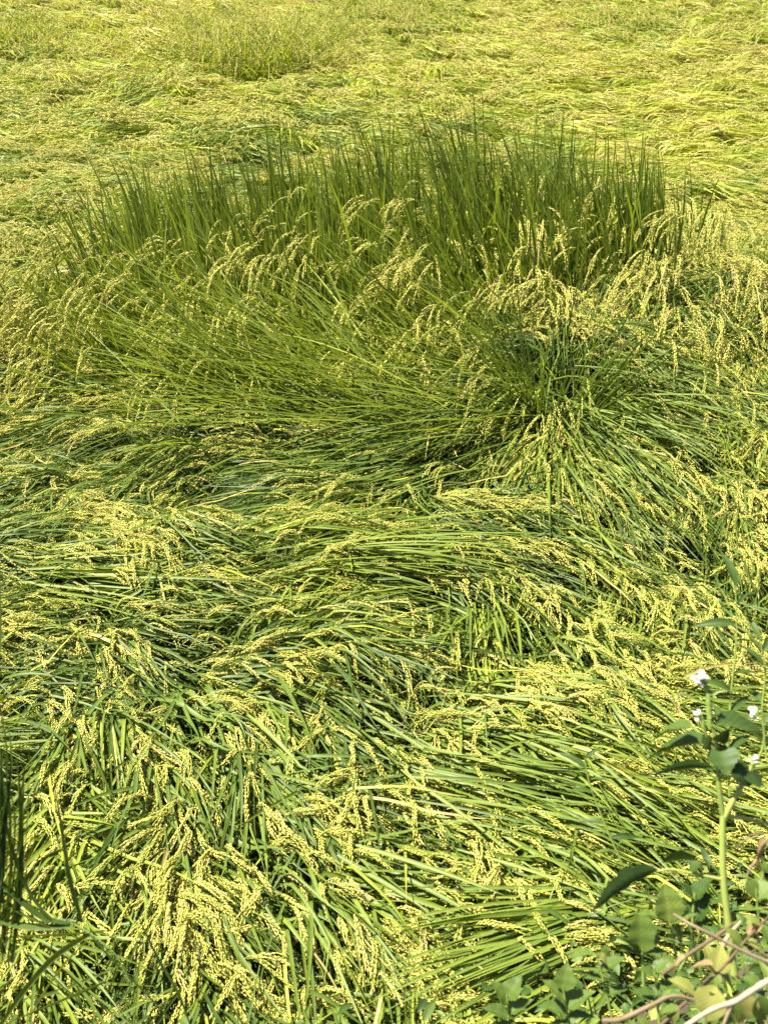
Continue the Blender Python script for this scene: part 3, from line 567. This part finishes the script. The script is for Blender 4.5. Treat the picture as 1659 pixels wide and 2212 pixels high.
def leaves(kind, pos, az, el, roll, size, tint, wide=1.0):
    V, Fc, A = TPL[kind]; N = len(pos)
    d = np.stack([np.cos(el) * np.cos(az), np.cos(el) * np.sin(az), np.sin(el)], -1)
    s = unit(np.cross(np.array([0, 0, 1.]), d) + 1e-6); n = np.cross(d, s)
    c, q = np.cos(roll)[:, None], np.sin(roll)[:, None]; s, n = s * c + n * q, n * c - s * q
    X = pos[:, None] + size[:, None, None] * (V[None, :, :1] * d[:, None] + V[None, :, 1:2] * s[:, None] * wide + V[None, :, 2:] * n[:, None])
    F2 = (np.arange(N) * len(V))[:, None, None] + Fc[None]
    AA = np.repeat(A[None], N, 0).copy(); AA[..., 0] = tint[:, None]
    return X.reshape(-1, 3), F2.reshape(-1, 4), AA.reshape(-1, 3)
def one_leaf(kind, p, tip, size=None, tint=.4, roll=0, wide=1.0):
    p = np.asarray(p, float); d = np.asarray(tip, float) - p; L = np.linalg.norm(d) if size is None else size
    return leaves(kind, p[None], np.array([math.atan2(d[1], d[0])]), np.array([math.asin(d[2] / np.linalg.norm(d))]), np.array([roll]), np.array([L]), np.array([tint]), wide)

# ground cover on the bank (uncountable)
n = 17000; x = rng.uniform(-1.9, 2.3, n); y = rng.uniform(.15, 2.3, n); s = ytoe(x) - y
rightish = np.clip((x + .1) / .5, .12, 1)
k = (s > -.12 - .0 * x) & (rng.random(n) < rightish) & (s < 1.3); x, y = x[k], y[k]; n = len(x)
z = np.maximum(bankz(x, y), .28) + rng.uniform(.0, .17, n) * rng.random(n); pos = np.stack([x, y, z], -1)
kinds = rng.integers(0, 4, n); gc = []
for q, kn in enumerate(['ovate', 'lance', 'diamond', 'spoon']):
    m = kinds == q; c = m.sum()
    gc.append(leaves('s_' + kn, pos[m], rng.uniform(0, 6.28, c), rng.normal(.25, .4, c), rng.normal(0, .4, c), rng.uniform(.015, .042, c) * (1.5 if kn == 'lance' else 1), np.clip(rng.normal(.45, .22, c), 0, .95)))
obj('ground_cover', gc, m_weed, kind='stuff', label='mixed small green weeds covering the bank in the bottom right corner', cat='weeds')
n = 1500; x = rng.uniform(-1.5, 2.3, n); y = rng.uniform(.15, 2.3, n); s = ytoe(x) - y; k = (s > -.1) & (s < 1.3); x, y = x[k], y[k]; n = len(x)
P = arcs(x, y, np.maximum(bankz(x, y), .2) + .01, rng.uniform(0, 6.28, n), rng.normal(.8, .5, n), rng.uniform(.4, 1.6, n), rng.uniform(.08, .24, n), 7)
obj('bank_grass', [ribbons(P, rng.uniform(.002, .006, n), np.clip(rng.normal(.35, .25, n), 0, 1), np.broadcast_to(UPV, (n, 3)), rng.normal(0, .5, n), rng.normal(0, 1, n), True)], m_leaf, kind='stuff', label='thin grass and dry straw tangled between the weeds on the bank', cat='grass')

# ------------------------------------------------------------------ white-flowered weed
DW = 1.55
def A3(px, py, d=0.0): return at(px, py, DW + d)
wb = A3(1582, 2090)
weed = thing('flowering_weed', wb, 'tall weed with thick yellow green stem and curled spikes of tiny white flowers', 'weed')
def child(name, parts, mat, parent=weed, org=wb, label=None): return obj(name, [(v - org, f, a) for v, f, a in parts], mat, parent, label=label)
child('stem', tube([A3(1585, 2105), A3(1572, 1990), A3(1562, 1900), A3(1560, 1800), A3(1562, 1762)], [.0052, .0050, .0048, .0046, .0045], .62, 8, .03), m_wstem)
child('stem', tube([A3(1561, 1764), A3(1552, 1700), A3(1550, 1640), A3(1543, 1590), A3(1531, 1562), A3(1530, 1530)], [.004, .0035, .003, .0026, .0022, .002], .3, 7, .03), m_wstem)  # lower tint paints in the leaf shadow on the upper stem
child('branch', tube([A3(1562, 1768), A3(1590, 1715), A3(1612, 1680), A3(1622, 1655)], [.0045, .0038, .0030, .0024], .75, 7, .03), m_wstem)  # sunlight on this branch is put into its yellow tint
child('branch', tube([A3(1564, 1764), A3(1610, 1768, .02), A3(1690, 1788, .05)], [.0030, .0026, .0022], .75, 6), m_wstem)
child('branch', tube([A3(1548, 1640), A3(1528, 1600), A3(1520, 1570), A3(1516, 1556)], [.0022, .0018, .0014, .0012], .2, 6), m_wstem)
def spike(pts, rad, flowers=True, nfl=12, size=.006):
    q = [A3(*p) for p in pts]; st = child('flower_spike', tube(q, rad, .35, 8, .18, 6), m_wstem)
    Q = np.array(q); m = 70; t = rng.random(m); P, T = sample(Q[None], t[None]); P = P[0]; r0 = np.mean(rad)
    o = unit(rng.normal(size=(m, 3))); bud = leaves('spoon', P + o * r0 * .5, np.arctan2(o[:, 1], o[:, 0]), np.arcsin(o[:, 2]), rng.normal(0, .5, m), np.full(m, r0 * 1.3), rng.uniform(.2, .6, m), 1.6)
    obj('buds', [(bud[0] - wb, bud[1], bud[2])], m_wstem, st, kind='stuff')
    if flowers:
        fl = []
        for _ in range(nfl):
            c = Q[-1] + rng.normal(0, size * .75, 3) + [-.002, 0, .001]; a0 = rng.uniform(0, 6)
            fl.append(leaves('spoon', np.repeat(c[None], 5, 0), a0 + np.arange(5) * 1.257, rng.normal(.35, .2, 5), np.zeros(5), np.full(5, size * .62), rng.uniform(.3, 1, 5), 2.1))
        obj('flowers', [(v - wb, f, a) for v, f, a in fl], m_white, st)
spike([(1533, 1575), (1531, 1530), (1528, 1500), (1521, 1474), (1514, 1466)], [.0024, .0036, .0034, .0026, .0016], True, 16, .0060)
spike([(1520, 1575), (1517, 1555), (1511, 1545)], [.0016, .0020, .0012], True, 5, .0042)
spike([(1622, 1665), (1626, 1648), (1632, 1640)], [.0020, .0028, .0016], True, 5, .0042)
spike([(1650, 1585), (1645, 1550), (1640, 1536), (1628, 1540)], [.0016, .0020, .0020, .0014], True, 9, .0052)
child('branch', tube([A3(1624, 1660), A3(1645, 1620), A3(1651, 1582)], [.0020, .0017, .0014], .4, 6), m_wstem)
for (kd, a, b_, da, db, ti, ro, wd_) in [  # lowest ti values paint unlit leaf faces dark; sunlit leaves get higher tint
    ('serr', (1422, 1880), (1272, 1943), .0, .03, .03, 1.5, .48), ('ovate', (1495, 1572), (1398, 1572), 0, .05, .50, .15, .7),
    ('ovate', (1545, 1567), (1700, 1572), 0, .05, .42, -.15, .6), ('ovate', (1535, 1608), (1385, 1596), 0, .08, .35, .1, .5),
    ('diamond', (1556, 1614), (1572, 1668), 0, -.03, .33, .2, 1.35), ('heart', (1618, 1655), (1572, 1688), 0, -.02, .02, 2.6, 1.1),
    ('heart', (1622, 1660), (1632, 1708), 0, -.02, .02, 2.8, 1.1), ('lance', (1540, 1660), (1425, 1638), 0, .05, .2, 1.3, .8),
    ('heart', (1543, 1600), (1575, 1585), 0, -.02, .03, 2.2, 1.0), ('ovate', (1512, 1862), (1440, 1838), 0, .05, .3, .9, .8),
    ('ovate', (1514, 1862), (1480, 1885), 0, .0, .3, .3, .9), ('ovate', (1535, 1590), (1515, 1622), 0, -.01, .05, 2.4, 1.0)]:
    child('leaf', [one_leaf(kd, A3(*a, da), A3(*b_, db), None, ti, ro, wd_)], m_weed)
child('leaf_stalk', tube([A3(1561, 1900), A3(1500, 1888), A3(1450, 1878), A3(1418, 1882)], [.0024, .0018, .0016, .0014], .7, 6), m_wstem)
child('leaf_stalk', tube([A3(1560, 1895), A3(1538, 1870), A3(1516, 1850)], [.0018, .0014, .0012], .1, 6), m_wstem)

# ------------------------------------------------------------------ other plants of the bank
def sprig(name, label, base, pts, rad, leafs, kind, mat_leaf, depth, stem_mat=m_wstem, stint=.4, grp=None, cat='weed'):
    o = at(*base, depth); r = thing(name, o, label, cat, grp)
    q = [at(p[0], p[1], depth + (p[2] if len(p) > 2 else 0)) for p in pts]
    obj('stem', [(v - o, f, a) for v, f, a in tube(q, rad, stint, 6, .06)], stem_mat, r)
    for (a, b_, ti, ro, *rest) in leafs:
        wd = rest[0] if rest else 1.0; kd = rest[1] if len(rest) > 1 else kind
        A_, B_ = at(a[0], a[1], depth), at(b_[0], b_[1], depth + (a[2] if len(a) > 2 else .0))
        v, f, at_ = one_leaf(kd, A_, B_, None, ti, ro, wd); obj('leaf', [(v - o, f, at_)], mat_leaf, r)
    return r
sprig('trifoliate_weed', 'weed with three ribbed pale green leaves left of the thick weed stem', (1455, 1985), [(1462, 2080), (1450, 2010), (1443, 1985)], [.0022, .0018, .0014],
      [((1446, 1993), (1440, 1912, .03), .72, .15, 1.25), ((1443, 1996), (1376, 1962, .02), .66, .7, 1.0), ((1449, 1996), (1500, 1965, .04), .6, -.5, 1.1), ((1450, 2000), (1480, 2042, -.03), .6, -.3, 1.1)], 'serr', m_weed, 1.62)
sprig('trifoliate_weed', 'weed with three upright ribbed leaves lowest left of the bank', (1386, 2060), [(1390, 2140), (1387, 2080), (1386, 2050)], [.0022, .0018, .0014],
      [((1385, 2058), (1388, 1965, .03), .62, .2, 1.05), ((1383, 2060), (1330, 2010, .04), .45, .9, .9), ((1388, 2062), (1445, 2048, .02), .35, -.6, .9), ((1384, 2064), (1340, 2045, -.02), .5, .6, .9)], 'serr', m_weed, 1.65)
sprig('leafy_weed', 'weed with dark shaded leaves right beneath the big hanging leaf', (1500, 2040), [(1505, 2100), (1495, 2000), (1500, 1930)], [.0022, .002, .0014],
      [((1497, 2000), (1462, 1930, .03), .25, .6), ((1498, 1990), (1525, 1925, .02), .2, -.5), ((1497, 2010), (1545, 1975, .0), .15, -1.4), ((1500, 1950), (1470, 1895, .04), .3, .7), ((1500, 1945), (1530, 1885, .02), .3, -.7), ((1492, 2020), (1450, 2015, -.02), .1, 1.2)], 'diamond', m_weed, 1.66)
sprig('ragged_weed', 'ragged pale green weed rising from the bottom edge of the bank', (1230, 2180), [(1240, 2260), (1225, 2190), (1215, 2130)], [.002, .0018, .0012],
      [((1225, 2190), (1165, 2160, .03), .5, .4), ((1224, 2180), (1275, 2130, .03), .55, -.4), ((1220, 2160), (1180, 2110, .04), .6, .3), ((1218, 2140), (1225, 2080, .05), .6, .0), ((1228, 2200), (1285, 2185, .0), .4, -.6), ((1228, 2210), (1170, 2212, 0), .35, .8)], 'diamond', m_weed, 1.75)
sprig('ragged_weed', 'ragged green weed at the very bottom left end of the bank weeds', (1100, 2195), [(1110, 2280), (1100, 2210), (1095, 2150)], [.002, .0018, .0012],
      [((1100, 2200), (1045, 2165, .03), .45, .4), ((1100, 2190), (1145, 2150, .03), .5, -.4), ((1098, 2170), (1070, 2115, .04), .55, .3), ((1097, 2160), (1120, 2105, .05), .5, -.2), ((1102, 2210), (1060, 2215, 0), .4, .6)], 'diamond', m_weed, 1.85)
sprig('leafy_weed', 'weed with a pale yellowing drooping leaf above the curved brown twig', (1300, 2130), [(1325, 2220), (1310, 2150), (1290, 2070), (1282, 2060)], [.002, .0018, .0012, .001],
      [((1285, 2062), (1335, 2100, -.02), .85, -.5), ((1284, 2062), (1232, 2058, .02), .6, .5), ((1300, 2100), (1345, 2060, .03), .5, -.5), ((1305, 2120), (1262, 2105, .02), .5, .5), ((1310, 2150), (1352, 2130, .0), .45, -.4)], 'serr', m_weed, 1.66)
sprig('leafy_weed', 'weed with notched mid green leaves between the two ribbed weeds and the twigs', (1420, 2150), [(1425, 2230), (1418, 2150), (1412, 2090)], [.002, .0018, .0012],
      [((1418, 2150), (1365, 2135, .02), .4, .5), ((1418, 2140), (1468, 2115, .02), .45, -.5), ((1414, 2110), (1380, 2085, .03), .5, .4), ((1413, 2100), (1440, 2068, .03), .5, -.3), ((1420, 2170), (1475, 2165, .0), .4, -.6)], 'diamond', m_weed, 1.6)
sprig('round_leaf_weed', 'small weed with round pale green leaves at the right edge', (1635, 1960), [(1640, 2010), (1635, 1960), (1632, 1920)], [.0016, .0014, .001],
      [((1633, 1945), (1620, 1900, .02), .65, .2, 1.5), ((1634, 1945), (1662, 1905, .02), .6, -.2, 1.5), ((1636, 1965), (1606, 1950, 0), .7, .5, 1.4), ((1636, 1970), (1670, 1965, 0), .7, -.5, 1.4), ((1637, 1985), (1610, 1990, 0), .8, .5, 1.4)], 'spoon', m_weed, 1.5)
sprig('red_vine', 'brownish vine with bronze and pale leaves climbing along the right edge', (1480, 2170), [(1400, 2240), (1480, 2165), (1560, 2090), (1620, 2020), (1680, 1960)], [.0024, .0022, .002, .0018, .0014],
      [((1545, 2105), (1560, 2045, .03), .9, .3, 1.2), ((1550, 2100), (1592, 2130, -.01), .7, -.3, 1.1), ((1500, 2150), (1455, 2105, .02), .85, .4, 1.1), ((1510, 2140), (1545, 2172, 0), .75, -.4), ((1600, 2045), (1575, 2000, .02), .75, .4, 1.1), ((1610, 2035), (1655, 2050, 0), .9, -.4, 1.2), ((1640, 2000), (1612, 1972, .02), .8, .3), ((1470, 2180), (1425, 2178, .0), .6, .4)], 'ovate', m_weed, 1.48, m_bark, .15)
sprig('pale_leaf_weed', 'low weed with big pale yellow leaves hanging under the thick branch', (1540, 2140), [(1600, 2230), (1560, 2160), (1530, 2140)], [.002, .0016, .0012],
      [((1545, 2130), (1520, 2212, -.03), .95, .15, 1.2), ((1605, 2140), (1600, 2222, -.03), .97, -.15, 1.2), ((1575, 2150), (1572, 2225, -.02), .6, 0, 1.0), ((1640, 2150), (1648, 2215, -.02), .7, 0)], 'ovate', m_weed, 1.38)
def branch(label, pts, rad, depth, tint, wob=.06, twigs=(), name='dead_branch', cat='branch'):
    q = [at(p[0], p[1], depth + (p[2] if len(p) > 2 else 0)) for p in pts]; o = q[0]
    r = obj(name, tube(q, rad, tint, 8, wob, 5), m_bark, label=label, cat=cat, loc=o, group='dead twigs and branches on the bank')
    for tp, tr in twigs:
        t_ = tube([at(p[0], p[1], depth + (p[2] if len(p) > 2 else 0)) for p in tp], tr, tint - .25, 6, wob, 4)
        obj('twig', [(v - o, f, a) for v, f, a in t_], m_bark, r)
branch('thick pale dead branch slanting across the bottom right corner', [(1440, 2250), (1484, 2214), (1540, 2180), (1590, 2162), (1640, 2130), (1720, 2088, .04)], [.0022, .0026, .0029, .0033, .0036, .004], 1.33, .85, .08,
       [([(1584, 2164), (1572, 2188), (1556, 2232)], [.0026, .0022, .0018])])
branch('thin brown twig arching up and over at the bottom edge', [(1300, 2205), (1340, 2202), (1400, 2175), (1450, 2152), (1500, 2160), (1560, 2182)], [.0034, .0032, .0028, .0022, .0017, .0012], 1.42, .38, .05, name='twig')
branch('straight thin brown twig slanting down right past the weed stem', [(1455, 1975, .05), (1490, 1996), (1560, 2032), (1620, 2062), (1700, 2095)], [.0014, .0020, .0023, .0024, .0024], 1.45, .5, .05, name='twig')
branch('short peeling straw coloured twig crossing behind the weed stem base', [(1548, 2078), (1562, 2040), (1578, 2015), (1600, 1990)], [.0040, .0036, .0026, .0018], 1.5, .8, .1, name='twig')
branch('dark slanting twig running up from the vine to the weed stem', [(1430, 2105), (1490, 2060), (1550, 2020), (1580, 1996)], [.0022, .0026, .0028, .002], 1.53, .18, .06, name='twig')
branch('dry forked twig with a withered leaf hanging in at the right edge', [(1700, 1790), (1655, 1815), (1640, 1850), (1620, 1875), (1612, 1895)], [.0024, .0022, .0018, .0016, .001], 1.42, .45, .08,
       [([(1650, 1800), (1620, 1805), (1590, 1830)], [.0014, .0012, .0008])], name='twig')
for (lab, a, b_, ti, ro, d) in [('withered bronze leaf hanging at the right edge by the forked twig', (1655, 1815), (1618, 1870), .55, .6, 1.42), ('crisp curled brown leaf lying on the vine', (1540, 2085), (1480, 2080), .6, .5, 1.45),
                                ('dry tan leaf caught between the weeds at the right edge', (1650, 1990), (1600, 2010), .7, -.4, 1.5), ('curled dry leaf on a dark twig beside the trifoliate weed', (1480, 2068), (1440, 2095), .75, .3, 1.5)]:
    p = at(*a, d); v, f, at_ = one_leaf('ovate', p, at(*b_, d + .02), None, ti, ro, .9)
    obj('dry_leaf', [(v, f, at_)], m_dry, label=lab, cat='dead leaf', loc=p)
# slender weeds in front of the rice
def slender(label, pts, rad, depth, n, sz, tint=.35):
    q = np.array([at(p[0], p[1], depth) for p in pts]); o = q[0]; r = thing('slender_weed', o, label, 'weed', 'slender weeds standing in the rice')
    obj('stem', [(v - o, f, a) for v, f, a in tube(q, rad, tint + .1, 5, .04)], m_wstem, r)
    t = np.linspace(.12, 1, n)[None]; P, _ = sample(q[None], t)
    for k in range(n):
        az = (0.3 if k % 2 else 2.8) + rng.normal(0, .5); v = leaves('lance', P[0, k][None], np.array([az]), np.array([rng.uniform(.1, .9)]), np.array([rng.normal(0, .4)]), np.array([sz * rng.uniform(.7, 1.2)]), np.array([tint + rng.normal(0, .08)]), .8)
        obj('leaf', [(v[0] - o, v[1], v[2])], m_weed, r)
slender('slender leafy weed rising behind the white flowers', [(1575, 1720), (1572, 1600), (1580, 1480), (1590, 1380), (1588, 1270)], [.0022, .002, .0018, .0014, .001], 1.9, 11, .06)
slender('slender weed with narrow leaves in front of the lower right blades', [(1345, 1870), (1310, 1790), (1275, 1700), (1262, 1640)], [.0022, .002, .0016, .001], 2.1, 8, .05)
slender('thin pale weed at the right edge above the white flowers', [(1655, 1640), (1645, 1540), (1652, 1450), (1640, 1380)], [.0018, .0016, .0014, .001], 1.9, 7, .055)

# ------------------------------------------------------------------ left edge grass
def grass_tuft(label, base, depth, blades, tint=.2, name='grass_tuft', extra=None):
    o = at(*base, depth); r = thing(name, o, label, 'grass')
    for pts, w in blades:
        q = np.array([at(p[0], p[1], depth + (p[2] if len(p) > 2 else 0)) for p in pts]); K = 14
        t = np.linspace(0, len(q) - 1, K); P = np.stack([np.interp(t, range(len(q)), q[:, c]) for c in range(3)], -1)
        for _ in range(3): P[1:-1] = .25 * P[:-2] + .5 * P[1:-1] + .25 * P[2:]
        X = ribbons((P - o)[None], np.array([w]), np.array([np.clip(tint + rng.normal(0, .07), 0, 1)]), -FW[None] + rng.normal(0, .3, (1, 3)), np.array([1.2 + rng.normal(0, .5)]), np.array([rng.normal(0, .5)]), True)
        obj('blade', [X], m_leaf, r)
    return r
grass_tuft('dark long grass blades of a tuft leaning in at the left edge', (-60, 2000), 1.7,
    [([(-40, 2060), (-20, 1900), (15, 1750), (20, 1640), (10, 1560), (-10, 1480), (-40, 1430)], 0.0108), ([(-30, 2060), (5, 1900), (12, 1780), (30, 1640), (18, 1560)], 0.0065),
     ([(-40, 1500), (2, 1420), (0, 1300), (-2, 1180)], 0.0076), ([(-40, 2050), (20, 1960), (60, 1860), (85, 1790)], 0.0076), ([(10, 2060), (8, 1900), (-2, 1760), (4, 1650)], 0.0086),
     ([(140, 2010), (70, 1950), (30, 1850), (10, 1760), (-20, 1700)], 0.0119), ([(150, 1995), (90, 1985), (30, 1930), (-30, 1880)], 0.0140), ([(160, 2000), (60, 2005), (-10, 1985), (-60, 1960)], 0.0151),
     ([(178, 1992), (150, 1900), (135, 1790), (118, 1700)], 0.0108), ([(130, 2010), (80, 1990), (20, 1960), (-40, 1925)], 0.0108)]+ [([(q - 30, 2080), (q - 5 + random.uniform(-8, 8), 1900), (q + random.uniform(-12, 12), 1760), (q + random.uniform(-25, 15), random.uniform(1560, 1700))], random.uniform(.005, .009)) for q in range(-12, 62, 4)], .03)
grass_tuft('broad pale grass blades spreading flat at the bottom left', (60, 2075), 1.95,
    [([(240, 2010), (150, 2018), (60, 2022), (-40, 2028)], 0.0112), ([(200, 2015), (120, 2060), (60, 2130), (10, 2200), (-20, 2260)], 0.0112), ([(190, 2030), (140, 2080), (90, 2150), (50, 2230)], 0.0102),
     ([(150, 2020), (90, 2030), (20, 2060), (-40, 2110)], 0.0093), ([(230, 2120), (160, 2150), (90, 2180), (-10, 2220)], 0.0102), ([(180, 2000), (230, 2060), (290, 2120), (360, 2190), (400, 2240)], 0.0121),
     ([(300, 1980), (340, 2070), (390, 2150), (420, 2240)], 0.0112)], .38)
sp_ = [at(p[0], p[1], 1.9) for p in [(110, 1982), (150, 1992), (200, 2020), (250, 2065), (285, 2128)]]
r = obj('seed_spike', tube(sp_, [.0012, .0016, .0018, .0016, .0010], .35, 6, .05), m_wstem, label='dark bristly green seed spike arching over the ears at the bottom left', cat='seed head', loc=sp_[0])
g = grains(np.array(sp_)[None], 8, 14, .0045, .0026, .0035, np.array([-.15]), 1, 4, .3)
obj('seeds', [(g[0] - sp_[0], g[1], g[2])], m_wstem, r)
# patch of dry straw
o = hit(np.array([940]), np.array([1580]), .30)[0]; n = 60
P = arcs(o[0] + rng.normal(0, .06, n), o[1] + rng.normal(0, .04, n), o[2] + rng.uniform(-.04, .03, n), rng.uniform(0, 6.28, n), rng.normal(.1, .2, n), rng.uniform(0, .5, n), rng.uniform(.06, .16, n), 6)
obj('dry_straw', [ribbons(P, rng.uniform(.0015, .004, n), np.full(n, .97), np.broadcast_to(UPV, (n, 3)), rng.normal(0, .5, n), rng.normal(0, 1, n), True)], m_leaf, kind='stuff', label='small patch of dry straw in a gap of the flattened rice', cat='straw')
print('ears', len(picked), 'labels', len(used), 'tris', sum(len(o.data.polygons) for o in bpy.data.objects if o.type == 'MESH'))
